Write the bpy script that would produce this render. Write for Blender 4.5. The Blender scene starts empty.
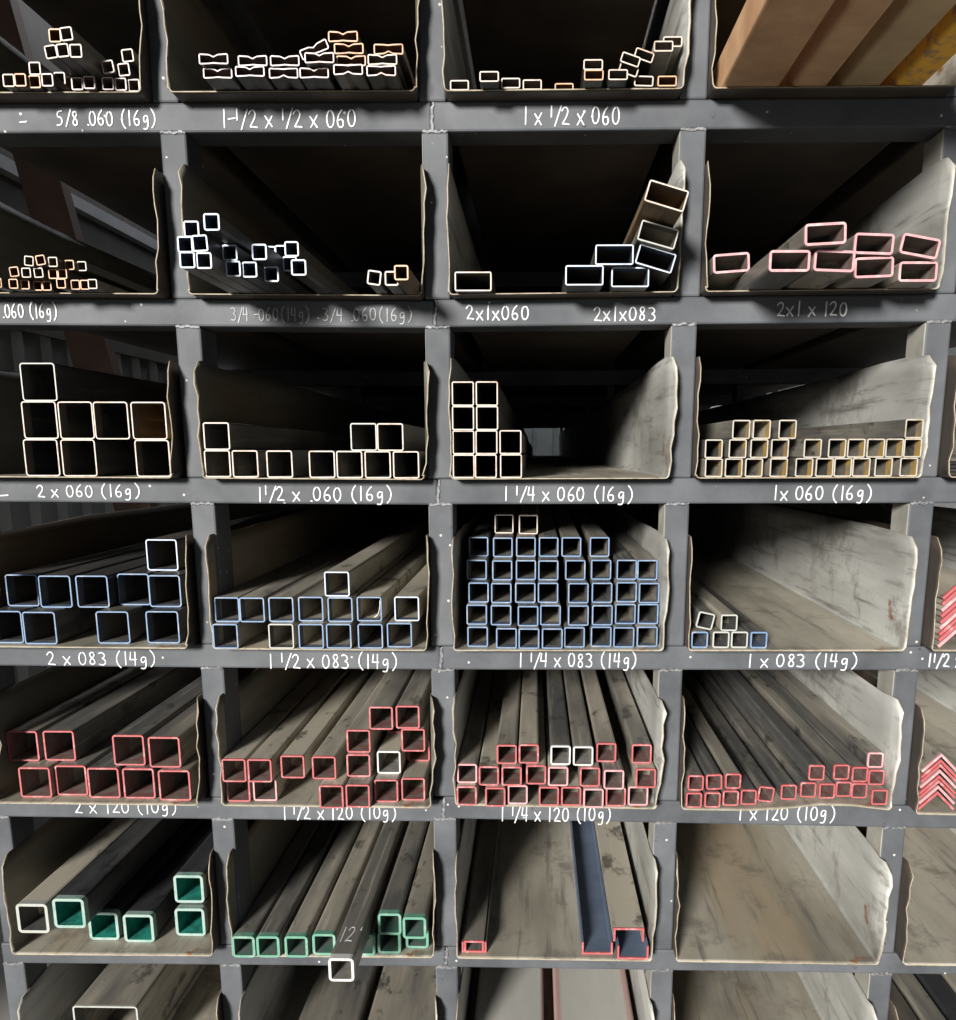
import bpy, math, random
from mathutils import Vector, Matrix
random.seed(7)
SC = bpy.context.scene
COL = SC.collection
D = 1.30                                   # camera distance in front of the rack face
PITCH, YAW, ROLL = .1967, -.0190, .0013
FOC, CX, CY = 860.97, 518.28, 621.95

# ------------------------------------------------------------------ camera
cp, sp, cyw, syw = math.cos(PITCH), math.sin(PITCH), math.cos(YAW), math.sin(YAW)
FW = Vector((syw*cp, cyw*cp, -sp)); R0 = Vector((cyw, -syw, 0)); U0 = R0.cross(FW)
cr, sr = math.cos(ROLL), math.sin(ROLL)
RT = R0*cr + U0*sr; UP = U0*cr - R0*sr
cam_d = bpy.data.cameras.new('camera'); cam = bpy.data.objects.new('camera', cam_d); COL.objects.link(cam)
cam_d.sensor_fit = 'HORIZONTAL'; cam_d.sensor_width = 36
cam_d.lens = FOC/956*36; cam_d.shift_x = (478-CX)/956; cam_d.shift_y = (CY-510)/956
cam_d.clip_start = .02
M = Matrix((RT, UP, -FW)).transposed().to_4x4(); M.translation = Vector((0, -D, 0)); cam.matrix_world = M
SC.camera = cam

def ray(px, py): return FW*FOC + RT*(px-CX) - UP*(py-CY)
def at(px, py, Y=0.0):
    d = ray(px, py); k = (Y+D)/d.y; return Vector((d.x*k, Y, d.z*k))
def atz(px, py, Z):
    d = ray(px, py); k = Z/d.z; return Vector((d.x*k, d.y*k-D, Z))

# ------------------------------------------------------------------ materials
def newmat(name):
    m = bpy.data.materials.new(name); m.use_nodes = True
    nt = m.node_tree; b = nt.nodes['Principled BSDF']; return m, nt, b
def N(nt, t, **kw):
    n = nt.nodes.new(t)
    for k, v in kw.items():
        if k in n.inputs: n.inputs[k].default_value = v
        else: setattr(n, k, v)
    return n
def coords(nt, scale=(1, 1, 1)):
    tc = N(nt, 'ShaderNodeTexCoord'); oi = N(nt, 'ShaderNodeObjectInfo')
    mp = N(nt, 'ShaderNodeMapping'); mp.inputs['Scale'].default_value = scale
    ad = N(nt, 'ShaderNodeVectorMath', operation='ADD'); mu = N(nt, 'ShaderNodeVectorMath', operation='MULTIPLY')
    cb = N(nt, 'ShaderNodeCombineXYZ')
    for a in 'XYZ': nt.links.new(oi.outputs['Random'], cb.inputs[a])
    mu.inputs[1].default_value = (37, 91, 53)
    nt.links.new(cb.outputs[0], mu.inputs[0]); nt.links.new(tc.outputs['Object'], ad.inputs[0]); nt.links.new(mu.outputs[0], ad.inputs[1])
    nt.links.new(ad.outputs[0], mp.inputs['Vector'])
    return mp.outputs[0], oi.outputs['Random']
def ramp(nt, src, p0, p1, c0=(0, 0, 0, 1), c1=(1, 1, 1, 1)):
    r = N(nt, 'ShaderNodeValToRGB'); r.color_ramp.elements[0].position = p0; r.color_ramp.elements[1].position = p1
    r.color_ramp.elements[0].color = c0; r.color_ramp.elements[1].color = c1
    nt.links.new(src, r.inputs[0]); return r.outputs[0]
def mix(nt, f, a, b):
    m = N(nt, 'ShaderNodeMix', data_type='RGBA')
    if isinstance(f, float): m.inputs[0].default_value = f
    else: nt.links.new(f, m.inputs[0])
    for s, v in ((6, a), (7, b)):
        if isinstance(v, tuple): m.inputs[s].default_value = (v[0], v[1], v[2], 1)
        else: nt.links.new(v, m.inputs[s])
    return m.outputs[2]
def noise(nt, v, scale, detail=4, rough=.6):
    n = N(nt, 'ShaderNodeTexNoise'); n.inputs['Scale'].default_value = scale; n.inputs['Detail'].default_value = detail
    n.inputs['Roughness'].default_value = rough; nt.links.new(v, n.inputs['Vector']); return n.outputs['Fac']
def bump(nt, b, h, s, dist=.002):
    bm_ = N(nt, 'ShaderNodeBump'); bm_.inputs['Strength'].default_value = s; bm_.inputs['Distance'].default_value = dist
    nt.links.new(h, bm_.inputs['Height']); nt.links.new(bm_.outputs[0], b.inputs['Normal'])

def mat_frame():
    m, nt, b = newmat('grey_frame_paint'); v, _ = coords(nt)
    n1 = noise(nt, v, 9, 5); c = ramp(nt, n1, .3, .7, (.034, .037, .043, 1), (.074, .078, .086, 1))
    n2 = noise(nt, v, 45, 5, .7); c = mix(nt, ramp(nt, n2, .66, .72), c, (.022, .02, .018))
    vo = N(nt, 'ShaderNodeTexVoronoi'); vo.inputs['Scale'].default_value = 34; nt.links.new(v, vo.inputs['Vector'])
    c = mix(nt, ramp(nt, vo.outputs['Distance'], .05, .075, (1, 1, 1, 1), (0, 0, 0, 1)), c, (.35, .34, .31))
    nt.links.new(c, b.inputs['Base Color']); b.inputs['Roughness'].default_value = .62; b.inputs['Specular IOR Level'].default_value = .25
    bump(nt, b, n2, .25, .001); return m
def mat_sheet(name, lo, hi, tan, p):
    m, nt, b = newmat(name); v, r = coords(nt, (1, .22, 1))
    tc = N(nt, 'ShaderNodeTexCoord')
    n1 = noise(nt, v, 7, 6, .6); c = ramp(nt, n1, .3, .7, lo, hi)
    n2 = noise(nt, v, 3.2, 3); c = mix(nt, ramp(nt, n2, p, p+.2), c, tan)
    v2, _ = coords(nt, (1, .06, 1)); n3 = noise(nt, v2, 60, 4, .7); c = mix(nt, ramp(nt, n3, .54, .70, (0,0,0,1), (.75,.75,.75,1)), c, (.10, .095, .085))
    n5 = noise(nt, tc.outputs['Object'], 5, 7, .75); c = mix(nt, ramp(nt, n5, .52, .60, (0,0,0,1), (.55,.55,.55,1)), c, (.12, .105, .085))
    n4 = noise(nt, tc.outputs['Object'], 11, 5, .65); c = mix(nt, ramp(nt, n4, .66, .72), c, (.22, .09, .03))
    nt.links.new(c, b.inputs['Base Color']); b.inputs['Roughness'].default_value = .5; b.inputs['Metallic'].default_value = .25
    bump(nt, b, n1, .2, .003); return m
def mat_tube(name, dark, tan, amt, rough=.42, metal=.35):
    m, nt, b = newmat(name); v, r = coords(nt, (1, .14, 1))
    n1 = noise(nt, v, 14, 5, .6)
    th = N(nt, 'ShaderNodeMath', operation='MULTIPLY_ADD'); nt.links.new(r, th.inputs[0]); th.inputs[1].default_value = .30; th.inputs[2].default_value = amt-.15
    ad = N(nt, 'ShaderNodeMath', operation='ADD'); nt.links.new(n1, ad.inputs[0]); nt.links.new(th.outputs[0], ad.inputs[1])
    c = mix(nt, ramp(nt, ad.outputs[0], .42, .78), dark, tan)
    v2, _ = coords(nt, (1, .5, 1)); n2 = noise(nt, v2, 22, 5, .7)
    c = mix(nt, ramp(nt, n2, .57, .64, (0,0,0,1), (.8,.8,.8,1)), c, tuple(x*.45 for x in dark))
    v3, _ = coords(nt, (1, .03, 1)); n3 = noise(nt, v3, 130, 3, .6)
    c = mix(nt, ramp(nt, n3, .58, .75, (0,0,0,1), (.5,.5,.5,1)), c, tuple(x*1.3 for x in tan))
    nt.links.new(c, b.inputs['Base Color']); b.inputs['Roughness'].default_value = rough; b.inputs['Metallic'].default_value = metal
    bump(nt, b, n2, .12, .001); return m
def mat_two(name, c0, c1, sc=40, p0=.45, p1=.62, rough=.55, metal=0., bs=.15):
    m, nt, b = newmat(name); v, _ = coords(nt); n = noise(nt, v, sc, 5, .65)
    nt.links.new(mix(nt, ramp(nt, n, p0, p1), c0, c1), b.inputs['Base Color'])
    b.inputs['Roughness'].default_value = rough; b.inputs['Metallic'].default_value = metal
    bump(nt, b, n, bs, .002); return m
FR = mat_frame(); SH = mat_sheet('weathered_galvanised_sheet', (.22, .216, .20, 1), (.54, .545, .52, 1), (.40, .33, .23), .56); SH2 = mat_sheet('rusty_shade_darkened_sheet', (.075, .072, .055, 1), (.22, .21, .175, 1), (.20, .13, .07), .50); SHF = mat_sheet('dusty_sheet_floor', (.17, .155, .125, 1), (.45, .42, .35, 1), (.36, .28, .18), .54); UNDER = mat_two('shade_darkened_brown', (.035, .028, .022), (.06, .045, .035), 6)  # SH2, UNDER: shade in left bays and below trays mixed into the colour
EDGE = mat_two('bare_worn_edge', (.24, .21, .16), (.16, .12, .07), 60)
PALE = mat_two('pale_steel_side', (.20, .195, .175), (.32, .31, .275), 14, .35, .65, .6)  # paler steel tone for one side face of each post
T_DARK = mat_tube('dark_mill_steel', (.035, .036, .038), (.13, .115, .09), -.02)
T_MID = mat_tube('mill_steel', (.095, .094, .092), (.33, .30, .245), .04)
T_TAN = mat_tube('dusty_mill_steel', (.15, .143, .13), (.46, .42, .345), .10)
T_BLACK = mat_tube('black_mill_steel', (.035, .036, .040), (.11, .108, .105), -.05)
T_RUST = mat_tube('rusty_mill_steel', (.10, .065, .035), (.40, .25, .12), .05, .6, .1)
T_YEL = mat_tube('yellow_rusted_steel', (.13, .115, .09), (.55, .36, .09), .02, .55, .1)
T_PRIMER = mat_two('brown_rusted_steel', (.36, .20, .105), (.52, .33, .19), 14, .35, .7, .6)
T_OCHRE = mat_two('ochre_brown_rusted_steel', (.30, .21, .11), (.42, .31, .17), 11, .35, .7, .6)
T_FLAKE = mat_two('orange_flaking_rust', (.30, .20, .12), (.72, .38, .04), 55, .36, .50, .8, 0, .8)
T_BLUE = mat_two('blue_grey_steel', (.10, .13, .19), (.14, .18, .25), 12, .4, .65, .4, .3)
PAINT = {}
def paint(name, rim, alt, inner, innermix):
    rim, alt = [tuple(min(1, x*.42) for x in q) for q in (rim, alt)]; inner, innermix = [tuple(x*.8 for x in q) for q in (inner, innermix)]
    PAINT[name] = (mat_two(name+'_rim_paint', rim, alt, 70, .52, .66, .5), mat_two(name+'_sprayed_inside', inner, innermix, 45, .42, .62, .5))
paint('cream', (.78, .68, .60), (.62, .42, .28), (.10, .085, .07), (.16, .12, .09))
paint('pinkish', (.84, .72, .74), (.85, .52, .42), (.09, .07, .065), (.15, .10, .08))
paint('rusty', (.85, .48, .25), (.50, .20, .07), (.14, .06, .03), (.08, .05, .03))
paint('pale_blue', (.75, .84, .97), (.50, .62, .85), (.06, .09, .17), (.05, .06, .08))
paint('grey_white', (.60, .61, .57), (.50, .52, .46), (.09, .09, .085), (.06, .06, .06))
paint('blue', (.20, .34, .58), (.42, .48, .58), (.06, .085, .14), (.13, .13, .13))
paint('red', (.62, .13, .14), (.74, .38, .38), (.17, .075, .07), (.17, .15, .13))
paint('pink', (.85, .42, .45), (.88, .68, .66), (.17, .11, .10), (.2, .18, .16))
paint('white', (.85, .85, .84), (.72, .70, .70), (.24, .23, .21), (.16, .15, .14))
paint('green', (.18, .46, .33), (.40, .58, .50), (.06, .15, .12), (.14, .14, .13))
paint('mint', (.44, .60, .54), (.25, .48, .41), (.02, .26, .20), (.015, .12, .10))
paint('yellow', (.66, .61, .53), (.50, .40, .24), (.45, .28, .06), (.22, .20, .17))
WHITE = mat_two('white_paint_marker', (.50, .51, .52), (.40, .41, .42), 90, .4, .6, .6)
FAINT = mat_two('faded_paint_marker', (.15, .155, .16), (.24, .245, .25), 120, .45, .6, .6)
WELD = mat_two('weld_bead_steel', (.06, .06, .065), (.15, .155, .165), 160, .4, .6, .5, .2, .8)
CORR = mat_two('corrugated_metal', (.20, .21, .22), (.27, .28, .28), 3, .3, .7, .5, .2)
CONC = mat_two('concrete', (.27, .26, .24), (.34, .33, .31), 2.5, .3, .7, .85)
WOOD = mat_two('brown_timber', (.07, .04, .028), (.11, .065, .045), 12, .3, .7, .7)
ROOF = mat_two('roof_sheet', (.22, .23, .24), (.3, .3, .31), 2, .3, .7, .6)
PLAS = mat_two('crumpled_white_plastic', (.75, .74, .68), (.55, .50, .40), 30, .4, .6, .5)
PAPER = mat_two('white_paper', (.8, .8, .78), (.7, .7, .66), 30)

# ------------------------------------------------------------------ mesh helpers
class MB:
    def __init__(s): s.v = []; s.f = []; s.m = []
    def add(s, vs, fs, mi=0):
        o = len(s.v); s.v += [tuple(p) for p in vs]; s.f += [tuple(i+o for i in f) for f in fs]; s.m += [mi]*len(fs)
    def box(s, a, b, mi=0):
        x0, y0, z0 = a; x1, y1, z1 = b
        s.add([(x0,y0,z0),(x1,y0,z0),(x1,y1,z0),(x0,y1,z0),(x0,y0,z1),(x1,y0,z1),(x1,y1,z1),(x0,y1,z1)],
              [(3,2,1,0),(4,5,6,7),(0,1,5,4),(1,2,6,5),(2,3,7,6),(3,0,4,7)], mi)
    def mesh(s, name, mats):
        me = bpy.data.meshes.new(name); me.from_pydata(s.v, [], s.f)
        for m in mats: me.materials.append(m)
        for p, i in zip(me.polygons, s.m): p.material_index = i
        me.update(); return me
def link(name, me, parent=None, loc=(0, 0, 0), rot=(0, 0, 0)):
    o = bpy.data.objects.new(name, me); COL.objects.link(o); o.location = loc; o.rotation_euler = rot
    if parent: o.parent = parent
    return o
def tag(o, label, cat, group=None, kind=None):
    if label: o['label'] = label
    if cat: o['category'] = cat
    if group: o['group'] = group
    if kind: o['kind'] = kind
    return o
def struct(name, mb, mats):
    o = link(name, mb.mesh(name, mats)); o['kind'] = 'structure'; return o
def bevel(o, w, seg=2):
    b = o.modifiers.new('bevel', 'BEVEL'); b.width = w; b.segments = seg; b.limit_method = 'ANGLE'

# ------------------------------------------------------------------ rack layout
FH = .038                                   # beam height
LIP = .034                                  # the trays stick out this far past the beams
BOT = [((0,133),(430,131.5),(450,131.5),(950,127)), ((0,325),(430,328),(450,327),(950,321.5)), ((0,502),(430,505),(450,504.5),(950,503)),
       ((0,666),(430,670),(450,670),(950,670.5)), ((0,817),(430,822),(450,819),(950,829)), ((0,963.5),(430,967),(450,967.5),(950,975))]
lines = []                                  # per row: left and right beam bottom line (x0,z0,x1,z1)
for b in BOT:
    q = [at(*p) for p in b]; lines.append(((q[0].x,q[0].z,q[1].x,q[1].z), (q[2].x,q[2].z,q[3].x,q[3].z)))
def shifted(l, dz): return tuple((a, b+dz, c, d+dz) for a, b, c, d in l)
lines = [shifted(lines[0], .257)] + lines + [shifted(lines[5], -.259)]       # rows 0..7
XSEAM = at(438, 490).x
def zbot(row, x):
    a, b, c, d = lines[row][0 if x < XSEAM else 1]; return b + (d-b)*(x-a)/(c-a)
SHT = .0016
def zfloor(row, x): return zbot(row, x) + FH + SHT + (.0095*math.exp(-((x-.465)/.07)**2) + .004/(1+math.exp(-(x-.40)*40)) if row == 5 and .235 < x < .575 else 0)                           # top surface of the tray sheet
YS = [30, 150, 335, 510, 680, 830, 980]
PR = {1: [173.6, 187, 201, 215, 224.5, 234.5, 242], 2: [445, 448.5, 450.5, 453, 455, 456.5, 458],
      3: [710, 706, 697, 689.5, 682.5, 677, 673], 4: [None, None, 951, 934, 918, 906, 892], 0: [None]*5+[11, 26]}
PW = .037
def post_right(j, row):                     # row = 1..7, the bay row the post stands in
    row = min(max(row, 1), 7)
    if j in PR and PR[j][row-1] is not None: return at(PR[j][row-1], YS[row-1]).x
    return {-1: -1.225, 0: -.858, 4: .595, 5: .957, 6: 1.32}[j]
XL, XR = -.897, 1.36
FRAMES = [0, 1.16, 2.32, 3.48, 4.64, 5.80]
rack = bpy.data.objects.new('steel_storage_rack', None); COL.objects.link(rack); rack.location = (0, 0, -1.42)
tag(rack, 'tall grey-painted welded steel tube rack of pigeonhole bays holding metal stock', 'rack')
RO = Vector((0, 0, -1.42))
def rpart(name, mb, mats, parent=None, off=RO):
    mb.v = [(x-off.x, y-off.y, z-off.z) for x, y, z in mb.v]
    return link(name, mb.mesh(name, mats), parent or rack)
def beam_mb(l, x0, x1, y0, y1):
    a, b, c, d = l; z = lambda x: b + (d-b)*(x-a)/(c-a)
    m = MB(); n = 8; vs = []
    for i in range(n+1):
        x = x0+(x1-x0)*i/n
        for yy in (y0, y1):
            for h in (0, FH): vs.append((x, yy, z(x)+h))
    fs = [(0, 1, 3, 2)]
    for i in range(n):
        o = 4*i; fs += [(o, o+4, o+5, o+1), (o+2, o+3, o+7, o+6), (o+1, o+5, o+7, o+3), (o, o+2, o+6, o+4)]
    o = 4*n; fs.append((o, o+2, o+3, o+1)); m.add(vs, fs); return m
front_beams = {}
def bead(parent, p0, p1, r, seed, name='weld_bead'):
    rnd = random.Random(seed); m = MB(); n = max(4, int((p1-p0).length/.0035)); ax = (p1-p0).normalized()
    u = ax.cross(Vector((0, 1, 0))).normalized(); w = Vector((0, 1, 0)); prev = None
    for i in range(n+1):
        c = p0.lerp(p1, i/n) + u*rnd.uniform(-.0012, .0012); rr = r*(.75+.5*rnd.random())*(.6 if i in (0, n) else 1)
        base = len(m.v); vs = [c + (u*math.cos(a)+w*math.sin(a)*.6)*rr for a in [k*math.pi/3 for k in range(6)]]
        m.add(vs, [] if i == 0 else [])
        if i: m.f += [(base-6+k, base-6+(k+1) % 6, base+(k+1) % 6, base+k) for k in range(6)]; m.m += [0]*6
    m.f += [tuple(range(6)), tuple(range(len(m.v)-6, len(m.v)))]; m.m += [0, 0]
    rpart(name, m, [WELD], parent)
for r in range(8):
    for s, (x0, x1) in enumerate(((XL, XSEAM-.001), (XSEAM+.001, XR))):
        o = rpart('beam', beam_mb(lines[r][s], x0, x1, 0, .06), [FR]); bevel(o, .003); front_beams[(r, s)] = o
    zz = zbot(r, XSEAM)
    bead(front_beams[(r, 1)], Vector((XSEAM, 0, zz+.001)), Vector((XSEAM+.002, 0, zz+FH-.001)), .0028, 50+r)
    for k, fy in enumerate(FRAMES[1:]):
        a, b, c, d = lines[r][0]; e, f, g, h = lines[r][1]
        z0 = zbot(r, XL); z1 = zbot(r, XR)
        m = MB()
        for (q0, q1) in ((XL, XSEAM-.0005), (XSEAM+.0005, XR)):
            mm = beam_mb(lines[r][0 if q0 < XSEAM-.01 else 1], q0, q1, fy, fy+.05); m.add(mm.v, mm.f)
        rpart('rear_beam', m, [FR])
for j in range(0, 7):
    for r in range(1, 8):
        xr = post_right(j, r); xl = xr-PW; xm = (xl+xr)/2
        m = MB(); m.box((xl, 0, zbot(r, xm)+FH), (xr, .064, zbot(r-1, xm)-.0002)); m.m[5] = 1
        o = rpart('post', m, [FR, PALE]); bevel(o, .003)
        if -1 < j < 5:
            zt = zbot(r-1, xm); bead(o, Vector((xl+.001, 0, zt)), Vector((xr-.001, 0, zt)), .0026, j*9+r)
    xr = post_right(j, 4); m = MB()
    m.box((xr-PW, 0, -1.42), (xr, .064, zbot(7, xr))); o = rpart('post_foot', m, [FR]); bevel(o, .003)
    for fy in FRAMES[1:]:
        m = MB(); m.box((xr-PW+.009, fy+.0505, -1.42), (xr-.009, fy+.11, zbot(0, xr)+FH)); rpart('rear_post', m, [FR])
NAMES = {(1,1):'5/8 .060', (1,2):'1-1/2 x 1/2 x 060', (1,3):'1 x 1/2 x 060', (2,1):'.060 (16g)', (2,2):'faded 3/4 .060', (2,3):'2x1x060', (2,4):'2x1x120',
         (3,1):'2 x 060', (3,2):'1 1/2 x .060', (3,3):'1 1/4 x 060', (3,4):'1x 060', (4,1):'2 x 083', (4,2):'1 1/2 x 083', (4,3):'1 1/4 x 083', (4,4):'1 x 083',
         (5,1):'2 x 120', (5,2):'1 1/2 x 120', (5,3):'1 1/4 x 120', (5,4):'1 x 120'}

# ------------------------------------------------------------------ trays
def inner(row, c):                          # tray wall positions of a bay
    return post_right(c-1, row)+.0021, post_right(c, row)-PW-.0021
EXTRA = {(3,1):(0,-.006),(4,1):(0,-.006),(5,1):(0,-.005),(2,1):(0,-.004),(1,1):(0,.001),(4,2):(-.006,-.002),(5,2):(-.005,0),(6,2):(-.006,0),(4,3):(0,.0015),(6,1):(-.002,0),(5,4):(0,.0005)}
WORDS = {0:'above the top marked row', 1:'top row', 2:'second row', 3:'third row', 4:'fourth row', 5:'fifth row', 6:'sixth row', 7:'bottom row'}
CW = {0:'far left edge', 1:'first bay from left', 2:'second bay from left', 3:'third bay from left', 4:'fourth bay from left', 5:'right edge bay'}
EMPTY_TXT = {(6,4):'empty bent sheet-steel tray streaked with brown grime and a scratched right wall'}
CURL = {(5,1): .026, (7,2): .006}
def make_tray(row, c):
    rnd = random.Random(row*10+c)
    xl, xr = inner(row, c); ea, eb = EXTRA.get((row, c), (0, 0)); xl += ea; xr += eb
    H = .170 + rnd.uniform(-.004, .004); n = 9
    ph = [rnd.uniform(0, 6.28) for _ in range(6)]; amp = [rnd.uniform(.4, 1) for _ in range(4)]
    Y = [-LIP, -.026, -.018, -.010, -.003, .03, .07, .15, .35, .8, 1.6, 2.6, 3.6, 4.8, 5.93]
    R = .0045; m = MB(); rows = []
    for k, y in enumerate(Y):
        fl = max(0., (-y-.0035)/(LIP-.0035)); cham = .016*(max(0., fl-.45)/.55) if fl > .45 else 0
        h = H - cham - (.004*math.sin(y*7+ph[0]) if y > 0 else 0)
        def wav(t, s):                      # buckle of the free front edge, fading to nothing at the post
            w = .0024*amp[0]*math.sin(t*9+ph[1+s]) + .0016*amp[1]*math.sin(t*23+ph[3+s]) + .002*amp[2]*(t**2)
            return w*fl**1.2 + .0006*math.sin(y*3+t*4+ph[5])*min(1, max(0, y))*0
        pts = []
        for i in range(n):                  # left wall, top down
            t = 1-i/(n-1); z = R + (h-R)*t
            pts.append((xl + (wav(t, 0)-.0032*amp[3]*fl*t)*1.0 + CURL.get((row, c), 0)*fl**1.3*math.exp(-((t-.62)/.26)**2), z))
        for a in (1, 30, 60, 89): pts.append((xl+R-R*math.cos(math.radians(a)), R-R*math.sin(math.radians(a))))
        for i in range(7):
            t = i/6; pts.append((xl+R+(xr-xl-2*R)*t, 0 + (-.0008*math.sin(t*math.pi)*fl)*0))
        for a in (89, 60, 30, 1): pts.append((xr-R+R*math.cos(math.radians(a)), R-R*math.sin(math.radians(a))))
        for i in range(n):
            t = i/(n-1); z = R + (h-R)*t
            pts.append((xr + wav(t, 1)+.0075*amp[1]*fl*min(1, t*2.2), z))
        rows.append([(x, y, z+zfloor(row, x)) for x, z in pts])
    K = len(rows[0]); vs = [p for r_ in rows for p in r_]; fs = []; fm = []
    for k in range(len(Y)-1):
        for i in range(K-1):
            o = k*K+i; fs.append((o, o+1, o+K+1, o+K)); fm.append(1 if 12 <= i <= K-14 else 0)
    org = Vector(((xl+xr)/2, 0, zfloor(row, (xl+xr)/2)))
    m.add([(x-org.x, y, z-org.z) for x, y, z in vs], fs); m.m = fm
    o = link('sheet_metal_tray', m.mesh('sheet_metal_tray', [SH2 if c < 3 and row < 7 else SH, SHF, EDGE, EDGE, UNDER, UNDER]), None, org)  # walls in the two left columns: rust plus painted-in shade
    s = o.modifiers.new('solidify', 'SOLIDIFY'); s.thickness = .0015; s.offset = -1; s.material_offset_rim = 2; s.material_offset = 4; s.use_even_offset = True
    for p in o.data.polygons: p.use_smooth = True
    return o
CONT = {}
OR2 = ['first','second','third','fourth','fifth','sixth']
for row in range(0, 8):
    for c in range(1, 6):
        o = make_tray(row, c)
        if (row, c) == (6, 4): lab = EMPTY_TXT[(6, 4)]
        elif (row, c) in NAMES: lab = 'bent sheet-steel tray, %s bay of %s shelf' % (OR2[c-1], 'top' if row == 1 else OR2[row-1])
        else: lab = 'bent sheet-steel tray, %s, %s' % (WORDS[row], CW[c])
        tag(o, lab, 'tray', 'bent sheet trays in the rack')

# ------------------------------------------------------------------ stock profiles
def rr_loop(w, h, r, seg=3, dent=0.):
    p = []
    for cx, cz, a0 in ((w/2-r, h/2-r, 0), (-w/2+r, h/2-r, 90), (-w/2+r, -h/2+r, 180), (w/2-r, -h/2+r, 270)):
        for k in range(seg+1):
            a = math.radians(a0+90*k/seg); p.append((cx+r*math.cos(a), cz+r*math.sin(a)))
        if dent and a0 == 0:  p += [(w*.16, h/2-dent*.2), (0, h/2-dent), (-w*.16, h/2-dent*.2)]
        if dent and a0 == 180: p += [(-w*.16, -h/2+dent*.12), (0, -h/2+dent*.3), (w*.16, -h/2+dent*.12)]
    return p
cache = {}
LEN = 5.85
def hollow(key, lo, li, paintname, body, band, deep, L=LEN):
    k = (key, paintname, body.name, L)
    if k in cache: return cache[k]
    n = len(lo)
    P, B = MB(), MB()
    def ringv(l, y): return [(x, y, z) for x, z in l]
    def wall(mb, A, Bq, mi, flip=False):
        f = []
        for i in range(n):
            j = (i+1) % n; q = (i, j, n+j, n+i); f.append(q[::-1] if flip else q)
        mb.add(A+Bq, f, mi)
    e = .0012 if n > 8 else .0006
    sh = lambda l, d: [(x*(1-d/max(.004, abs(lo[0][0]))) , z) for x, z in l]
    wall(P, ringv(lo, 0), ringv(lo, band), 0); wall(P, ringv(li, 0), ringv(lo, 0), 0); wall(P, ringv(li, 0), ringv(li, deep), 1, True)
    wall(B, ringv(lo, band), ringv(lo, L), 0); wall(B, ringv(li, deep), ringv(li, L), 0, True); wall(B, ringv(lo, L), ringv(li, L), 0)
    pm = P.mesh('painted_end', list(PAINT[paintname])); bm = B.mesh('tube_body', [body]); cache[k] = (pm, bm); return cache[k]
def solid(key, loop, paintname, body, band=.006, L=LEN):
    k = (key, paintname, body.name, L)
    if k in cache: return cache[k]
    n = len(loop); P, B = MB(), MB()
    rg = lambda y: [(x, y, z) for x, z in loop]
    q = [(i, (i+1) % n, n+(i+1) % n, n+i) for i in range(n)]
    P.add(rg(0)+rg(band), q+[tuple(range(n))[::-1]]); B.add(rg(band)+rg(L), q+[tuple(range(n, 2*n))])
    cache[k] = (P.mesh('painted_end', [PAINT[paintname][0]]), B.mesh('profile_body', [body])); return cache[k]
CNAME = {'cream':'cream-edged', 'pinkish':'pinkish-edged', 'rusty':'rusty-edged', 'pale_blue':'pale-blue', 'grey_white':'greyish-edged', 'blue':'blue-ended', 'red':'red-ended',
         'pink':'pink-ended', 'white':'white-ended', 'green':'green-ended', 'mint':'mint-ended', 'yellow':'yellow-rusted'}
protos = {}
def place(name, meshes, loc, ry, label, cat, group, rz=0.):
    pm, bm = meshes; e = bpy.data.objects.new(name, None); e.empty_display_size = .05
    COL.objects.link(e); e.location = loc; e.rotation_euler = (0, ry, rz)
    key = pm.name
    if key in protos:
        a, b = protos[key]; ca = a.copy(); cb = b.copy()
    else:
        ca = bpy.data.objects.new('painted_end', pm); cb = bpy.data.objects.new(bm.name.split('.')[0], bm); protos[key] = (ca, cb)
    for o in (ca, cb): COL.objects.link(o); o.parent = e
    tag(e, label, cat, group); return e
IN = .0254
Z = lambda x, y, s: (x, y, s)
BAYS = {}
def bay(r, c, zoom, w, h, t, color, body, tubes, kind='square steel tube', **kw): BAYS[(r, c)] = dict(zoom=zoom, w=w*IN, h=h*IN, t=t, color=color, body=body, tubes=tubes, kind=kind, **kw)
# entries: x, y of the open end in the bay's own measuring grid, stack level, then optional roll / colour / depth / body
A = dict
bay(1,1,(0,0,3.983),.62,.62,.0016,'cream',T_DARK,[(34,320,0),(82,318,0,A(c='rusty')),(136,325,0,A(c='rusty')),(188,318,0,A(c='pinkish')),(232,312,1),(143,272,1),(207,285,1,A(c='rusty',y=.0)),
  (204,206,1,A(a=8)),(257,200,1,A(a=5)),(318,202,1),(220,147,2,A(c='rusty')),(263,138,2,A(a=6)),(325,290,1,A(c='rusty',y=0)),(307,333,0,A(c='pinkish')),(355,328,0,A(c='pinkish')),(425,266,1,A(a=8)),(473,277,1,A(c='pinkish',a=5)),
  (508,224,2,A(a=5)),(440,332,0,A(c='pinkish')),(488,335,0,A(c='pinkish')),(548,340,0)])
bay(1,2,(160,0,3.2966),1.5,.5,.0016,'pinkish',T_DARK,[(190,241,0),(296,235,0),(407,241,0,A(a=180)),(508,240,0),(620,229,0,A(a=180)),(729,233,0,A(a=180)),
  (176,194,1,A()),(305,200,1),(411,200,1),(525,190,1),(630,200,1,A(c='rusty')),(733,196,1,A(c='cream')),(508,163,2,A(a=22,y=-.07,free=1)),(622,160,2,A(c='rusty')),(753,162,2,A(c='rusty',a=180)),(603,120,3,A(c='rusty'))],'rectangular steel tube',dent=.0032)
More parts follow.
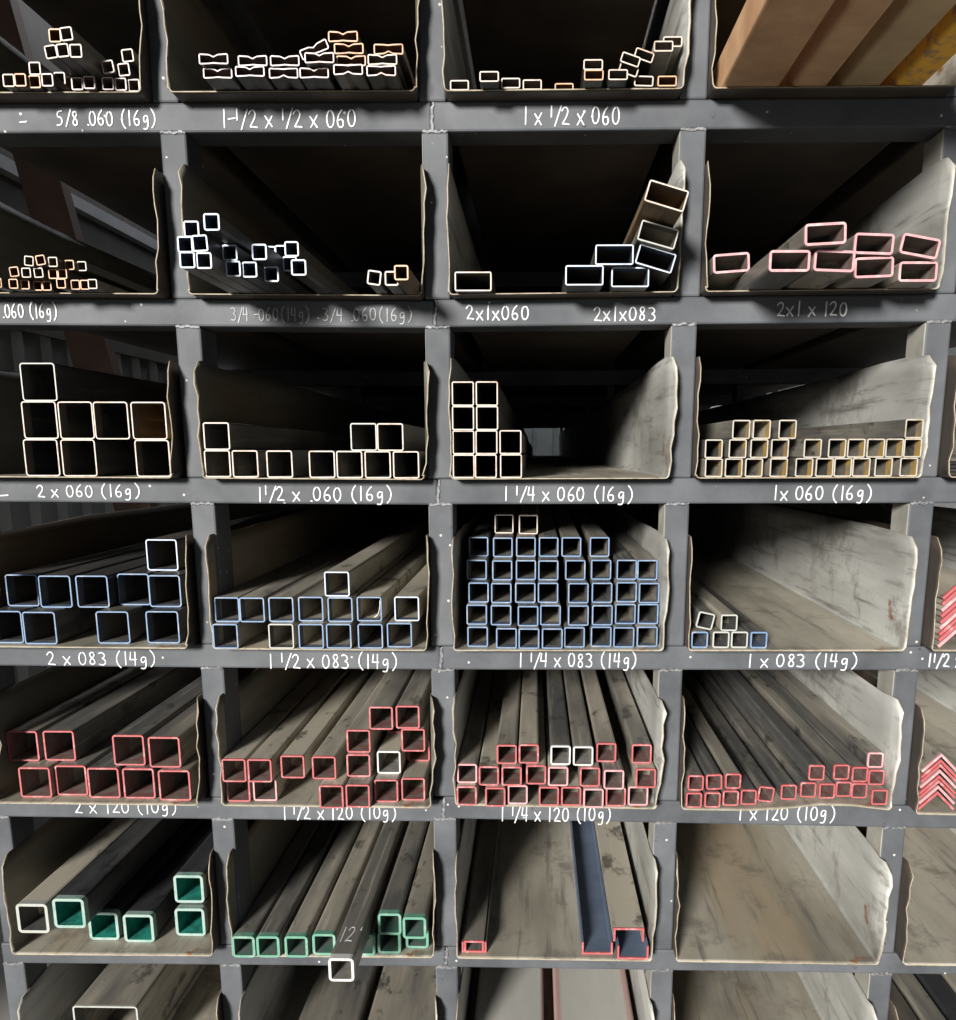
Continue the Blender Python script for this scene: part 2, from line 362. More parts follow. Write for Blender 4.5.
bay(1,3,(430,0,3.2966),1,.5,.0016,'cream',T_DARK,[(97,281,0),(195,252,0),(266,274,0),(337,279,0),(442,291,0,A(c='rusty')),(540,247,0,A(c='rusty')),(538,213,1),(620,246,0),(705,267,0,A(a=-2)),(782,267,0,A(c='rusty')),
  (655,229,1,A(a=-18,y=-.045,free=1)),(661,196,2,A(a=-18,y=-.05,free=1)),(706,182,3,A(a=-18,y=-.04,free=1)),(770,152,3,A(b=T_TAN)),(808,137,4,A(b=T_TAN))],'rectangular steel tube')
bay(2,1,(0,120,3.983),.5,.5,.0013,'rusty',T_DARK,[(143,660,0),(178,660,0),(243,651,0),(300,656,0),(338,656,0),(368,653,0,A(c='cream')),(-12,648,0),(65,652,0),(102,655,0),(56,604,1,A(a=6)),(104,608,1,A(c='cream')),(153,608,1,A(c='cream',a=3)),(211,613,1),(248,613,1),
  (115,562,2,A(a=-6,c='cream')),(166,559,2,A(a=8)),(209,565,2,A(c='cream')),(277,577,2),(321,582,2,A(c='cream'))])
bay(2,2,(160,120,3.2966),.75,.75,.0019,'pale_blue',T_DARK,[(102,461,0),(156,463,0),(103,410,1),(149,406,1,A(a=3)),(104,361,2),(184,338,2),(242,490,0),(294,493,0),(345,508,0),(457,486,0),(229,437,1),(305,435,1),(348,473,1),(398,474,1),(360,440,2),(396,437,2),(426,425,2),
  (706,520,0,A(c='cream',a=-8,s=.72)),(766,522,0,A(c='cream',s=.72)),(812,503,0,A(c='rusty',b=T_RUST,s=.72))])
bay(2,3,(430,120,3.2966),2,1,.0018,'grey_white',T_DARK,[(142,532,0,A(c='cream')),(509,512,0,A(c='pale_blue')),(660,518,0,A(c='pale_blue')),(608,444,1,A(c='pale_blue')),(744,457,2,A(a=-16,c='pale_blue',y=-.075,free=1)),(752,378,3,A(a=-15,y=-.088,free=1,b=T_MID)),(780,250,4,A(a=-16,c='cream',y=-.15,free=1,b=T_RUST))],'rectangular steel tube')
bay(2,4,(680,120,3.4638),2,1,.0030,'pink',T_MID,[(178,495,0,A(a=4,y=-.02,free=1)),(380,488,0),(535,488,0,A(a=-2)),(672,510,0,A(a=2)),(825,525,0),(504,399,1,A(a=3)),(672,433,1,A(a=-2)),(832,437,1,A(a=-10))],'rectangular steel tube')
bay(3,1,(0,310,3.983),2.0,2.1,.0017,'cream',T_DARK,[(165,580,0),(312,582,0),(462,580,0,A(y=.3)),(610,582,0),(158,430,1),(299,427,1),(440,428,1),(590,429,1,A(b=T_RUST)),(150,275,2,A(a=0,c='grey_white'))],yf=-.03)
bay(3,2,(160,310,3.2966),1.5,1.54,.0018,'cream',T_MID,[(187,498,0),(280,498,0),(394,498,0),(533,502,0),(625,498,0),(717,502,0),(811,505,0),(185,400,1),(672,404,1,A(c='grey_white')),(758,403,1)],yf=-.03)
bay(3,3,(430,310,3.2966),1.25,1.33,.0017,'cream',T_DARK,[(108,512,0),(184,508,0),(267,500,0),(107,431,1),(186,423,1),(265,420,1),(108,351,2),(188,344,2),(108,273,3),(187,267,3)],yf=-.03)
bay(3,4,(680,310,3.4638),1.0,1.05,.0018,'yellow',T_MID,[(118,543,0),(187,543,0),(257,541,0),(341,541,0),(432,539,0),(500,539,0),(564,538,0),(627,538,0),(707,538,0),(794,539,0),
  (118,478,1),(199,478,1),(274,476,1),(346,474,1),(460,472,1),(546,471,1),(612,471,1),(678,471,1),(742,471,1),(815,470,1),(212,409,2,A(b=T_TAN)),(282,407,2,A(b=T_TAN)),(374,403,2),(822,402,2)],yf=-.03)
bay(4,1,(0,490,3.983),2,2,.0019,'blue',T_DARK,[(25,546,0),(158,550,0),(320,545,0,A(y=.12)),(450,548,0),(648,547,0),(88,400,1),(220,405,1),(368,405,1),(533,396,1),(656,403,1),(645,259,2,A(c='pale_blue'))])
bay(4,2,(190,490,3.677),1.5,1.5,.0019,'blue',T_TAN,[(122,538,0),(230,538,0,A(y=.2,c='grey_white')),(335,538,0,A(c='grey_white')),(445,538,0),(547,538,0),(663,538,0),(770,534,0),(118,440,1),(217,441,1),(335,440,1),(444,438,1),(552,440,1),(659,438,1),(797,437,1,A(c='pale_blue')),(540,346,2,A(c='pale_blue'))])
bay(4,3,(430,490,3.2966),1.24,1.24,.0019,'blue',T_MID,[(157,484,0),(252,489,0),(326,490,0),(403,490,0),(476,486,0),(564,484,0),(639,486,0),(716,484,0),(154,411,1),(234,413,1),(323,416,1),(397,413,1),(489,414,1),(568,413,1),(644,409,1),(719,409,1),
  (160,338,2),(235,340,2),(314,339,2),(389,339,2),(489,340,2),(567,339,2),(648,337,2),(726,340,2),(154,263,3),(238,265,3),(316,264,3),(390,265,3),(479,264,3),(564,263,3),(649,263,3),(733,264,3),
  (160,187,4),(240,189,4),(316,188,4),(391,188,4),(466,188,4),(559,188,4),(244,112,5,A(c='cream',b=T_TAN)),(324,114,5,A(c='cream',b=T_TAN))])
bay(4,4,(680,490,3.4638),1,1,.0023,'blue',T_MID,[(68,519,0),(142,519,0,A(c='grey_white')),(206,519,0,A(c='grey_white')),(273,520,0),(88,453,1,A(a=-12,c='grey_white')),(170,460,1,A(c='grey_white',b=T_TAN))])
bay(5,1,(0,655,3.983),2,2,.0026,'red',T_MID,[(140,508,0),(284,500,0),(413,510,0),(553,512,0),(695,520,0),(80,363,1),(236,362,1),(513,380,1),(655,388,1)])
bay(5,2,(200,655,3.824),1.49,1.49,.0025,'red',T_TAN,[(138,518,0),(248,515,0,A(c='pink')),(410,447,0,A(y=.12)),(502,543,0),(603,540,0),(712,520,0),(815,514,0),(123,442,1),(228,443,1),(354,428,1),(474,432,1),(606,423,1),(722,411,1,A(c='white')),(835,365,1),(606,330,2),(720,295,2,A(y=.1)),(815,326,2),(692,242,3),(794,238,3)])
bay(5,3,(430,655,3.677),1.24,1.24,.0026,'red',T_TAN,[(134,518,0),(240,523,0),(322,514,0,A(c='pink')),(437,520,0),(519,520,0),(601,527,0,A(c='pink')),(683,522,0),(765,519,0,A(c='pink')),(136,436,1,A(c='pink')),(216,445,1),(300,446,1),(390,441,1),(471,447,1,A(c='pink')),(588,449,1),(676,459,1,A(c='pink')),(794,454,1),
  (282,366,2),(363,364,2),(480,369,2,A(c='white',b=T_MID)),(563,372,2,A(c='white')),(648,359,2),(778,364,2)])
bay(5,4,(670,655,3.3427),.99,.99,.0026,'red',T_MID,[(80,486,0),(142,485,0),(203,479,0),(263,476,0),(321,466,0,A(a=-6)),(397,459,0),(462,451,0),(525,455,0),(583,449,0),(646,454,0),(713,476,0),(86,428,1),(148,425,1,A(a=3)),(211,422,1),(490,396,1),(573,392,1),(642,400,1),(716,410,1),(720,352,2,A(c='pink'))])
bay(6,1,(0,800,3.983),2,2,.0046,'mint',T_BLACK,[(130,472,0,A(c='grey_white',b=T_TAN,free=1,y=-.06)),(275,452,0,A(free=1,y=-.06)),(412,503,0),(552,512,0),(757,487,0),(752,355,1)])
bay(6,2,(200,800,3.824),1.49,1.49,.0040,'green',T_MID,[(155,562,0),(260,562,0),(368,562,0,A(b=T_TAN)),(474,553,0,A(b=T_TAN)),(625,555,0),(723,547,0,A(b=T_BLACK)),(830,527,0,A(b=T_BLACK)),(725,475,1),(820,490,1),(540,650,1,A(c='white',b=T_TAN,note=1))])
BW = lambda r, c: '%s bay of %s shelf' % (ORD[c-1], 'top' if r == 1 else ORD[r-1])
ORD = ['first','second','third','fourth','fifth','sixth','seventh','eighth','ninth','tenth','eleventh']
LEV = ['lowest layer','second layer up','third layer up','fourth layer up','fifth layer up','sixth layer up']
white_tube = None; tape_tube = None
for (r, c), B in BAYS.items():
    zx, zy, s = B['zoom']; xl, xr = inner(r, c); ea, eb = EXTRA.get((r, c), (0, 0)); xl += ea+.0014; xr += eb-.0014
    T = []
    for t in B['tubes']:
        o = t[3] if len(t) > 3 else {}
        px, py = zx+t[0]/s, zy+t[1]/s; sc = o.get('s', None); w = B['w']; h = B['h']
        if sc: w = h = sc*IN
        lv = t[2]; a = math.radians(o.get('a', 0)); ca, sa = abs(math.cos(a)), abs(math.sin(a))
        ew, eh = w*ca+h*sa, w*sa+h*ca
        X = at(px, py, -LIP).x; zf = zfloor(r, X)
        if o.get('free'): p = at(px, py, o['y']); zc = p.z
        else:
            zc = zf + (.0016 if (r, c) == (5, 4) else .0004) + lv*(B['h']+.0003) + eh/2
            if 'y' in o or 'yf' in B: yy = o.get('y', B.get('yf'))
            else:
                p = atz(px, py, zc); yy = min(max(p.y, -.26), .32)
            q = at(px, py, yy if 'y' not in o else -LIP); p = Vector((q.x, yy, zc))
        T.append(dict(X=p.x, Y=p.y, Z=zc, ew=ew, eh=eh, a=a, o=o, lv=lv, w=w, h=h, zx=t[0]))
    for it in range(200):
        for i in range(len(T)):
            for j in range(i+1, len(T)):
                P_, Q_ = T[i], T[j]
                ox = (P_['ew']+Q_['ew'])/2+.0003-abs(P_['X']-Q_['X']); oz = (P_['eh']+Q_['eh'])/2-abs(P_['Z']-Q_['Z'])
                if ox > 0 and oz > 0:
                    if P_['o'].get('free') or Q_['o'].get('free'): continue
                    if ox <= oz or P_['lv'] == Q_['lv']:
                        d = ox*(1 if P_['X'] < Q_['X'] else -1); f = .5 if ('y' in P_['o']) == ('y' in Q_['o']) else (1. if 'y' in P_['o'] else 0.); P_['X'] -= d*f; Q_['X'] += d*(1-f)
                    else:
                        up = P_ if P_['lv'] > Q_['lv'] else Q_; up['Z'] += oz*.5
        for q in T:
            if q['o'].get('free'): continue
            q['X'] = min(max(q['X'], xl+q['ew']/2), xr-q['ew']/2)
    levels = sorted(set(q['lv'] for q in T))
    for lv in levels:
        L_ = sorted([q for q in T if q['lv'] == lv], key=lambda q: q['zx'])
        for i, q in enumerate(L_):
            col = q['o'].get('c', B['color']); body = q['o'].get('b', B['body']); w, h, t = q['w'], q['h'], B['t']
            rad = max(t*1.5, min(w, h)*.09); dent = B.get('dent', 0)
            lo = rr_loop(w, h, rad, 3, dent); li = rr_loop(w-2*t, h-2*t, max(rad-t, .0006), 3, dent)
            thick = t > .0035
            ms = hollow((w, h, t), lo, li, col, body, .012 if thick else (.004 if t > .002 else .0015), .10 if col == 'mint' else (.05 if t > .002 else .02))
            row = {0:'lowest layer', levels[-1]:'topmost layer'}.get(lv, LEV[lv])
            where = ('alone in %s' % row) if len(L_) == 1 else ('%s from left, %s' % (ORD[i] if i < 11 else 'eleventh', row))
            if q['o'].get('note'): lab = 'white-ended square steel tube sticking out furthest, 12 written on its top'
            elif (r, c) == (6, 1) or (r, c) == (6, 2): lab = '%s tube, %s, %s' % (CNAME[col], where, BW(r, c))
            else: lab = '%s tube, %s, %s' % (CNAME[col], where, BW(r, c))
            jy = random.Random(r*1000+c*100+i+lv*17).uniform(-.002, .002) if 'yf' in B else 0
            e = place(B['kind'].replace(' ', '_'), ms, (q['X'], q['Y']+jy, q['Z']), -q['a'], lab, 'tube',
                      'steel tubes in the %s bay' % (NAMES.get((r, c)) or ('sixth row ' + CW[c])))
            if q['o'].get('note'): white_tube = e
            if (r, c) == (4, 2) and q['zx'] == 659: tape_tube = e

# ------------------------------------------------------------------ big rusted tubes sticking out of the top right bay
for i, (p0, p1, hh, mt, lab) in enumerate(((722,778,2,T_PRIMER,'widest brown rusted rectangular tube jutting out beside the top right post'),
        (791,826,2,T_PRIMER,'brown rusted tube jutting out, second from the left in top right bay'),
        (839,879,2,T_OCHRE,'tan brown tube jutting out, between brown tube and orange flaking one'),
        (892,922,2,T_FLAKE,'tube with orange flaking rust underneath, rightmost in the top right bay'))):
    z = zfloor(1, .4)+.0005; a = atz(p0, 88, z).x; b = atz(p1, 88, z).x; zc = zfloor(1, (a+b)/2)+.0008; w = b-a; h = hh*IN
    lo = rr_loop(w, h, .005); li = rr_loop(w-.008, h-.008, .002)
    ms = hollow(('big', i), lo, li, 'rusty', mt, .001, .002, 6.1)
    place('rectangular_steel_tube', ms, ((a+b)/2, -.31, zc+h/2), 0, lab, 'tube', 'rusted tubes jutting from the top right bay')

# ------------------------------------------------------------------ channels, angles
def u_loop(w, h, t): return [(-w/2,-h/2),(w/2,-h/2),(w/2,h/2),(w/2-t,h/2),(w/2-t,-h/2+t),(-w/2+t,-h/2+t),(-w/2+t,h/2),(-w/2,h/2)]
def channel(px, py, w, h, up, zc_off, body, lab, ry=0, t=.0032, col='red', r=6, L=5.8, X=None, Y=None):
    xx = at(px, py).x if X is None else X; zc = zfloor(r, xx)+.0006+zc_off+h/2
    if X is None: p = atz(px, py, zc); X, Y = p.x, p.y
    ms = solid(('u', w, h), u_loop(w, h, t), col, body, .003, L)
    return place('steel_channel', ms, (X, Y, zc), 0 if up else math.pi, lab, 'channel', 'red-ended steel channels')
def zz(zx_, zy_): return (430+zx_/3.677, 800+zy_/3.677)
x0, y0 = zz(162, 538); a = channel(x0, y0+1, 1.6*IN, .019, True, 0, T_MID, 'red-ended upturned channel at the left wall, under a smaller inverted one')
channel(0, 0, 1.28*IN, .018, False, .0042, T_MID, 'red-ended inverted channel nested inside the left one of its bay', X=a.location.x, Y=a.location.y-.002)
x0, y0 = zz(615, 546); channel(x0, y0, 2*IN, 1*IN*.85, True, 0, T_BLUE, 'open upturned blue-grey channel with red end, middle of its bay')
x0, y0 = zz(746, 562); a = channel(x0, y0, 2*IN, .0235, True, 0, T_BLUE, 'red-ended upturned channel under a grey one by the right wall')
channel(0, 0, 1.96*IN, .0235, False, .0245+.0002, T_TAN, 'red-ended inverted channel lying on another by the right wall', X=a.location.x-.006, Y=a.location.y+.012)
def ang_loop(leg, t):
    s = math.sqrt(.5); a = leg*s; q = t/s
    return [(-a, -a), (0, 0), (a, -a), (a-t*s, -a-t*s), (0, -q), (-a+t*s, -a-t*s)]
def angle(px, py, leg, t, k, row, col, body, lab, Y=None, zadd=0):
    lo = ang_loop(leg, t); x = at(px, py).x; zp = zfloor(row, x)+.0006+leg*math.sqrt(.5)+t*math.sqrt(.5)+zadd
    if Y is None: Y = min(max(atz(px, py, zp).y, -.05), .4)
    X = at(px, py, Y).x
    n = 6; ms_k = ('L', leg, t)
    ms = solid(ms_k, lo[::-1], col, body, .004)
    place('angle_iron', ms, (X, Y, zp), 0, lab, 'angle iron', 'nested angle irons at the right edge')
for k in range(8):
    angle(938, 790, 1.6*IN, .0036, k, 5, 'red' if k % 3 != 1 else 'pink', T_MID, 'red-ended angle iron, %s up in the nested pile of the fifth row' % ORD[k], Y=-.02+.002*(k % 3), zadd=k*.0088)
for k in range(9):
    angle(962, 640, 2*IN, .0045, k, 4, 'red' if k % 3 else 'pink', T_TAN, 'red-ended angle iron, %s up in the nested pile of the fourth row' % ORD[k], Y=-.02+.002*(k % 2), zadd=k*.0092)
# flat bars at the third row's right edge
for k in range(7):
    w = 1.5*IN; x = at(953, 470).x+w/2+.001; x = max(x, inner(3, 5)[0]+w/2+.002)
    ms = solid(('flat', w), [(-w/2, -.002), (w/2, -.002), (w/2, .002), (-w/2, .002)], 'grey_white', T_MID, .001)
    place('flat_bar', ms, (x, -.02+.004*(k % 2), zfloor(3, x)+.003+k*.0052), 0, 'flat steel bar, %s up in the stack at the right edge' % ORD[k], 'flat bar', 'flat bars at the right edge')

# ------------------------------------------------------------------ bottom row
def rect(w, h, t, col, body, X, Y, Zb, lab, name='rectangular_steel_tube', L=5.7, row=7, rz=0):
    lo = rr_loop(w, h, .006); li = rr_loop(w-2*t, h-2*t, .003)
    ms = hollow((w, h, t), lo, li, col, body, .004, .03, L)
    return place(name, ms, (X, Y, zfloor(row, X)+.0008+Zb+h/2), 0, lab, 'tube', 'wide stock in the bottom row', rz)
pA = at(72, 1006, .03); pB = at(137, 1006, .03); wA = pB.x-pA.x; zA = pA.z-zfloor(7, pA.x)
rect(wA, .1016, .003, 'grey_white', T_TAN, (pA.x+pB.x)/2, .03, zA-.1016-.0008, 'wide dusty tan tube with pale open end, lower left corner')
rect(wA+.004, zA-.1016-.002, .003, 'grey_white', T_MID, (pA.x+pB.x)/2, .04, 0, 'wide tube carrying the dusty tan one in the lower left corner')
rect(.112, .0508, .003, 'grey_white', T_MID, -.372, -.02, 0, 'wide grey flat tube left of the dark slot, bottom row second bay')
rect(.125, .0508, .003, 'grey_white', T_MID, -.2385, -.02, 0, 'wide grey flat tube right of the dark slot, bottom row second bay')
def striped():
    m, nt, b = newmat('pale_steel_with_pink_edges'); tc = N(nt, 'ShaderNodeTexCoord'); sx = N(nt, 'ShaderNodeSeparateXYZ'); nt.links.new(tc.outputs['Object'], sx.inputs[0])
    ab = N(nt, 'ShaderNodeMath', operation='ABSOLUTE'); nt.links.new(sx.outputs[0], ab.inputs[0])
    v, _ = coords(nt, (1, .15, 1)); n = noise(nt, v, 12, 4); c = ramp(nt, n, .3, .7, (.36, .355, .33, 1), (.47, .46, .43, 1))
    c = mix(nt, ramp(nt, ab.outputs[0], .0585, .0605), c, (.40, .27, .25))
    nt.links.new(c, b.inputs['Base Color']); b.inputs['Roughness'].default_value = .5; b.inputs['Metallic'].default_value = .2; return m
ST = striped()
rect(.127, .0508, .003, 'red', ST, -.0425, -.02, 0, 'wide pale tube with pink edge left of black gap, bottom row')
rect(.146, .0508, .003, 'red', ST, .1135, -.02, 0, 'wide pale tube with pink edge right of black gap, bottom row')
for k in range(4):
    X = inner(7, 5)[0]+.09+k*.052; rect(.045, .045, .002, 'grey_white', [T_DARK, T_MID, T_BLACK, T_MID][k], X, .01, 0, 'dark bar, %s from the post in the bottom right corner bay' % ORD[k])
for k in range(3):
    X = inner(6, 5)[0]+.16+k*.053; rect(.05, .05, .002, 'rusty', [T_RUST, T_RUST, T_MID][k], X, .5, 0, 'brown bar, %s from the post at the right edge, sixth row' % ORD[k], row=6, L=5.2)
for k in range(4):
    X = inner(4, 5)[0]+.16+k*.04; rect(.038, .038, .002, 'grey_white', T_DARK, X, .6, .0, 'dark bar behind angle irons, %s from left, fourth row right edge' % ORD[k], row=4, L=5.1)

# ------------------------------------------------------------------ handwriting
G = {'0': [[(.5,1),(.2,.85),(.08,.5),(.2,.12),(.5,0),(.8,.15),(.92,.5),(.8,.88),(.5,1)]],
 '1': [[(.42,1),(.38,0)]], '2': [[(.1,.78),(.3,.98),(.65,1),(.85,.75),(.6,.42),(.1,.02),(.4,.08),(.95,.03)]],
 '3': [[(.12,.92),(.5,1),(.82,.8),(.72,.6),(.4,.53),(.78,.45),(.88,.2),(.6,.0),(.1,.08)]],
 '4': [[(.25,1),(.12,.45),(.85,.45)],[(.75,1),(.68,0)]], '5': [[(.85,.97),(.25,.97),(.2,.55),(.6,.6),(.85,.35),(.65,.05),(.1,.03)]],
 '6': [[(.7,1),(.3,.75),(.1,.35),(.25,.03),(.65,0),(.85,.25),(.65,.5),(.2,.4)]],
 '8': [[(.8,.85),(.5,1),(.2,.82),(.35,.58),(.75,.38),(.8,.12),(.5,0),(.18,.12),(.3,.42),(.7,.62),(.8,.85)]],
 'x': [[(.1,.62),(.85,.02)],[(.85,.65),(.12,.0)]], '/': [[(.85,1.05),(.1,-.08)]], '-': [[(.1,.45),(.85,.5)]], '.': [[(.4,.04),(.52,.02)]],
 '(': [[(.75,1.12),(.4,.8),(.3,.4),(.45,.05),(.75,-.15)]], ')': [[(.2,1.12),(.6,.8),(.68,.4),(.5,.05),(.2,-.15)]],
 'g': [[(.8,.6),(.5,.7),(.2,.5),(.3,.2),(.7,.3),(.8,.62),(.78,.0),(.6,-.25),(.2,-.2)]], "'": [[(.5,1),(.45,.8)]]}
AD = {'1': .72, '.': .5, '(': .85, ')': .7, '/': .75, '-': .7, ' ': .55, "'": .4}
SMALLUP = 'abcd'
def strokes(text):                          # ^..~ marks a raised half-size numerator
    out = []; x = 0; up = False
    for ch in text:
        if ch == '^': up = True; continue
        if ch == '~': up = False; continue
        sc = .62 if up else 1; oy = .42 if up else 0
        if ch in G:
            for st in G[ch]: out.append([(x+px*.62*sc, oy+py*sc) for px, py in st])
        x += AD.get(ch, 1.0)*.72*sc
    return out, x
def writing(text, x0, x1, yb, yt, row, mat=None, lw=.0009, parent=None, slant=0., arc=0.):
    st, W = strokes(text); m = MB(); rnd = random.Random(hash(text) % 1000 if False else len(text)*7+int(x0))
    b0 = at(x0, yb); b1 = at(x1, yb+slant); H = at(x0, yt).z-at(x0, yb).z
    for s_ in st:
        P3 = []
        dx, dz = rnd.uniform(-.03, .03), rnd.uniform(-.04, .04)
        pts = []
        for k in range(len(s_)-1):          # round the strokes off
            p, q = s_[k], s_[k+1]; pts += [p, ((p[0]+q[0])/2, (p[1]+q[1])/2)]
        pts.append(s_[-1])
        if len(s_) > 3:
            sm = [pts[0]]
            for k in range(1, len(pts)-1): sm.append(tuple(.25*pts[k-1][d]+.5*pts[k][d]+.25*pts[k+1][d] for d in (0, 1)))
            pts = sm+[pts[-1]]
        for px, pz in pts:
            t = (px+dx)/W; P3.append((b0.x+(b1.x-b0.x)*t, b0.z+(b1.z-b0.z)*t+(pz+dz)*H + arc*math.sin(math.pi*min(1, max(0, t)))))
        for ki, ((ax, az), (bx, bz)) in enumerate(zip(P3, P3[1:])):
            L = math.hypot(bx-ax, bz-az) or 1e-6; nx, nz = -(bz-az)/L*lw, (bx-ax)/L*lw; y0, y1 = -.0010-.00003*(ki % 5), .0004
            m.add([(ax+nx,y0,az+nz),(bx+nx,y0,bz+nz),(bx-nx,y0,bz-nz),(ax-nx,y0,az-nz),(ax+nx,y1,az+nz),(bx+nx,y1,bz+nz),(bx-nx,y1,bz-nz),(ax-nx,y1,az-nz)],
                  [(0,1,2,3),(0,4,5,1),(1,5,6,2),(2,6,7,3),(3,7,4,0)])
        for ki, (ax, az) in enumerate(P3):
            c = [(ax+lw*math.cos(k*math.pi/4), -.0012-.00003*(ki % 4), az+lw*math.sin(k*math.pi/4)) for k in range(8)]
            c2 = [(x, .0004, z) for x, _, z in c]; m.add(c+c2, [tuple(range(8))]+[(k, 8+k, 8+(k+1) % 8, (k+1) % 8) for k in range(8)])
    par = front_beams[(row, 0 if x0 < 438 else 1)]
    o = rpart('marker_writing', m, [mat or WHITE], par); o['label'] = ('faded ' if mat else 'white ') + 'hand-painted writing'
writing('5/8 .060 (16g)', 57, 157, 126, 111, 1); writing('-', 20, 27, 127, 117, 1)
writing('1-^1~/2 x ^1~/2 x 060', 221, 358, 128, 110, 1); writing('1 x ^1~/2 x 060', 522, 621, 125, 107, 1)
writing('.060 (16g)', 2, 58, 318, 304, 2); writing('3/4 -060(14g)', 231, 310, 321, 308, 2, FAINT, .0008); writing('3/4 .060(16g)', 322, 413, 321, 308, 2, FAINT, .0008)
writing('2x1x060', 466, 530, 320, 306, 2); writing('2x1x083', 593, 657, 321, 307, 2); writing('2x1 x 120', 776, 848, 316, 302, 2)
writing('-', 1, 9, 501, 490, 3); writing('2 x 060 (16g)', 37, 141, 497, 485, 3); writing('1^1~/2 x .060 (16g)', 257, 393, 501, 487, 3)
writing('1 ^1~/4 x 060 (16g)', 503, 633, 501, 487, 3); writing('1x 060 (16g)', 772, 872, 500, 486, 3)
writing('2 x 083 (14g)', 48, 157, 665, 652, 4); writing('1 ^1~/2 x 083 (14g)', 268, 398, 668, 654, 4)
writing('1 ^1~/4 x 083 (14g)', 518, 637, 667, 653, 4); writing('1 x 083 (14g)', 746, 857, 667, 654, 4); writing('1^1~/2 x 083', 926, 992, 667, 654, 4)
writing('2 x 120 (10g)', 75, 178, 813, 801, 5); writing('1 ^1~/2 x 120 (10g)', 282, 397, 819, 806, 5, slant=0)
writing('1 ^1~/4 x 120 (10g)', 500, 611, 821, 807, 5); writing('1 x 120 (10g)', 737, 835, 820, 806, 5)
# the "12'" on top of the tube that sticks out
if white_tube:
    st, W = strokes("12'"); m = MB(); w = 1.49*IN
    for s_ in st:
        P3 = [((px/W-.5)*.030, .045+pz*.040) for px, pz in s_]
        for (ax, ay), (bx, by) in zip(P3, P3[1:]):
            L = math.hypot(bx-ax, by-ay) or 1e-6; lw = .0008; nx, ny = -(by-ay)/L*lw, (bx-ax)/L*lw; zt = w/2+.0004
            m.add([(ax+nx, ay+ny, zt), (ax-nx, ay-ny, zt), (bx-nx, by-ny, zt), (bx+nx, by+ny, zt), (ax+nx, ay+ny, zt-.0006), (ax-nx, ay-ny, zt-.0006), (bx-nx, by-ny, zt-.0006), (bx+nx, by+ny, zt-.0006)],
                  [(0,1,2,3),(0,4,5,1),(1,5,6,2),(2,6,7,3),(3,7,4,0)])
    o = link('marker_writing', m.mesh('marker_writing', [WHITE]), white_tube); o['label'] = 'white hand-written 12'

# ------------------------------------------------------------------ small loose things
m = MB(); rnd = random.Random(5); p = at(5, 578, -.02); n = 9
for i in range(n):
    for j in range(n):
        a = i/(n-1)-.5; b = j/(n-1)-.5
        m.v.append((a*.03+rnd.uniform(-.002, .002), rnd.uniform(-.006, .006)+.01*math.sin(a*9), b*.055*(1-.6*abs(a))+rnd.uniform(-.003, .003)))
for i in range(n-1):
    for j in range(n-1): m.f.append((i*n+j, (i+1)*n+j, (i+1)*n+j+1, i*n+j+1)); m.m.append(0)
o = link('plastic_scrap', m.mesh('plastic_scrap', [PLAS]), None, p-Vector((.012, 0.02, 0)))
s = o.modifiers.new('s', 'SOLIDIFY'); s.thickness = .0008; tag(o, 'crumpled white plastic scrap at the left edge beside blue-ended tubes', 'scrap')
if tape_tube:
    m = MB(); K = 8; w = 1.4*IN
    for k in range(K+1):
        a = k/K*math.pi/2; rx = .012+w*.30*math.sin(a); z = -w/2+.004+(1-math.cos(a))*w*.75
        m.v += [(rx-.006, .003+.002*math.sin(a*3), z), (rx-.006, .022, z)]
    for k in range(K): m.f.append((2*k, 2*k+1, 2*k+3, 2*k+2)); m.m.append(0)
    t_ = tape_tube.location
    o = link('paper_tag', m.mesh('paper_tag', [PAPER]), None, t_); s = o.modifiers.new('s', 'SOLIDIFY'); s.thickness = .0005
    tag(o, 'curled white paper strip inside a blue-ended tube mouth, second column', 'paper strip')

# ------------------------------------------------------------------ shed
FLZ = -1.42
m = MB(); m.box((-6, -9, FLZ-.1), (6, 9, FLZ)); struct('floor', m, [CONC])
def corr(name, p0, p1, z0, z1, pitch, depth, normal):
    d = Vector(p1)-Vector(p0); L = d.length; d /= L; m = MB(); n = int(L/pitch); prof = []
    for i in range(n):
        s = i*pitch; prof += [(s, 0), (s+pitch*.38, 0), (s+pitch*.48, depth), (s+pitch*.52, depth), (s+pitch*.62, 0)]
    nv = Vector(normal)
    for s, h in prof:
        q = Vector(p0)+d*s+nv*h; m.v += [(q.x, q.y, z0), (q.x, q.y, z1)]
    for i in range(len(prof)-1): m.f.append((2*i, 2*i+2, 2*i+3, 2*i+1)); m.m.append(0)
    o = struct(name, m, [CORR]); s = o.modifiers.new('s', 'SOLIDIFY'); s.thickness = .004; return o
corr('wall_back', (-3.2, 8.2, 0), (3.6, 8.2, 0), FLZ, 2.4, .22, .03, (0, -1, 0))
corr('wall_left', (-1.9, -1.0, 0), (-1.9, 8.2, 0), FLZ, 2.4, .19, .03, (1, 0, 0))
m = MB(); m.box((-1.86, -.9, .42), (-1.84, 8.1, 2.38)); struct('wall_shade_board', m, [UNDER])  # added dark board, stands in for shade on the upper left wall
m = MB(); m.box((-1.84, 1.0, .93), (-1.80, 8.0, .975)); struct('trim_2', m, [ROOF])
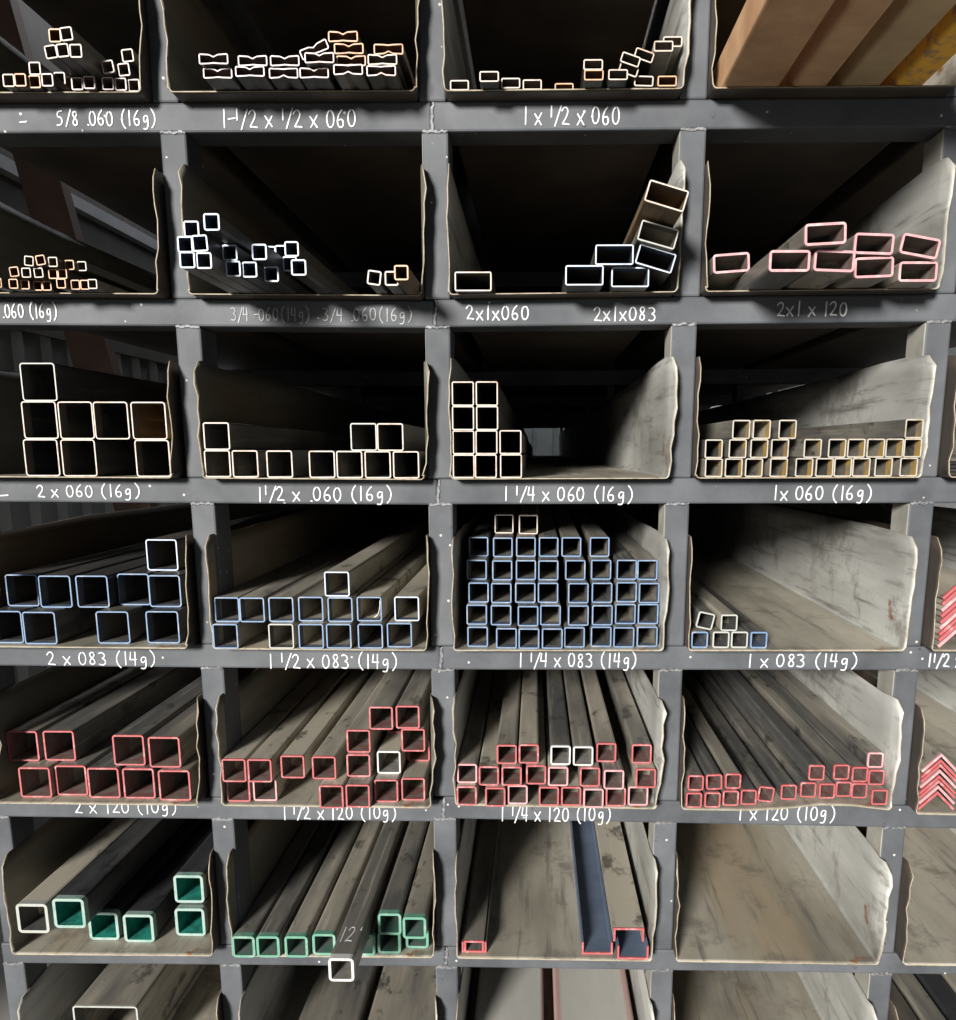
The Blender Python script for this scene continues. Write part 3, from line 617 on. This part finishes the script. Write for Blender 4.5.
m = MB(); m.box((3.2, -1, FLZ), (3.26, 8.2, 2.4)); struct('wall_right', m, [CORR])
m = MB(); m.box((-2.3, -.6, 2.4), (3.3, 8.3, 2.46)); struct('ceiling', m, [ROOF])
p0, p1 = at(30, 145, 1.5), at(100, 393, 1.5); d = (p1-p0).normalized(); p0 = p0-d*.5; p1 = p1+d*((p1.z+1.42)/-d.z)
nrm = Vector((d.z, 0, -d.x))*.06
m = MB(); vs = [p0+nrm, p0-nrm, p1-nrm, p1+nrm]; m.add(vs+[v+Vector((0, .05, 0)) for v in vs], [(0,1,2,3),(7,6,5,4),(0,4,5,1),(1,5,6,2),(2,6,7,3),(3,7,4,0)])
tag(link('timber_plank', m.mesh('timber_plank', [WOOD])), 'brown timber plank leaning behind the left end of the rack', 'plank')

# ------------------------------------------------------------------ light
sd = bpy.data.lights.new('sun', 'SUN'); sd.energy = 11; sd.angle = math.radians(11); sd.color = (1, .965, .90)
so = bpy.data.objects.new('sun', sd); COL.objects.link(so)
dirv = Vector((.34, 1.0, -.27)); so.rotation_euler = dirv.to_track_quat('-Z', 'Y').to_euler()
ad = bpy.data.lights.new('back_wall_fill', 'AREA'); ad.shape = 'RECTANGLE'; ad.size = 3; ad.size_y = .3; ad.energy = 35; ad.color = (.9, .95, 1)  # added fill to brighten the back wall, no known fixture
ao = bpy.data.objects.new('back_wall_fill', ad); COL.objects.link(ao); ao.location = (0, 7.3, 2.2)
ao2 = bpy.data.objects.new('left_wall_fill', ad.copy()); COL.objects.link(ao2); ao2.location = (-1.3, 3.0, 2.3); ao2.rotation_euler = (0, 0, math.pi/2); ao2.data.energy = 24  # second added fill, lifts the left wall; no lamp known there
w = bpy.data.worlds.new('World'); SC.world = w; w.use_nodes = True
bg = w.node_tree.nodes['Background']; bg.inputs[0].default_value = (.80, .88, 1, 1); bg.inputs[1].default_value = .17
vs_ = SC.view_settings; vs_.view_transform = 'Standard'; vs_.look = 'None'; vs_.exposure = 0.0; vs_.gamma = 1; vs_.use_curve_mapping = False
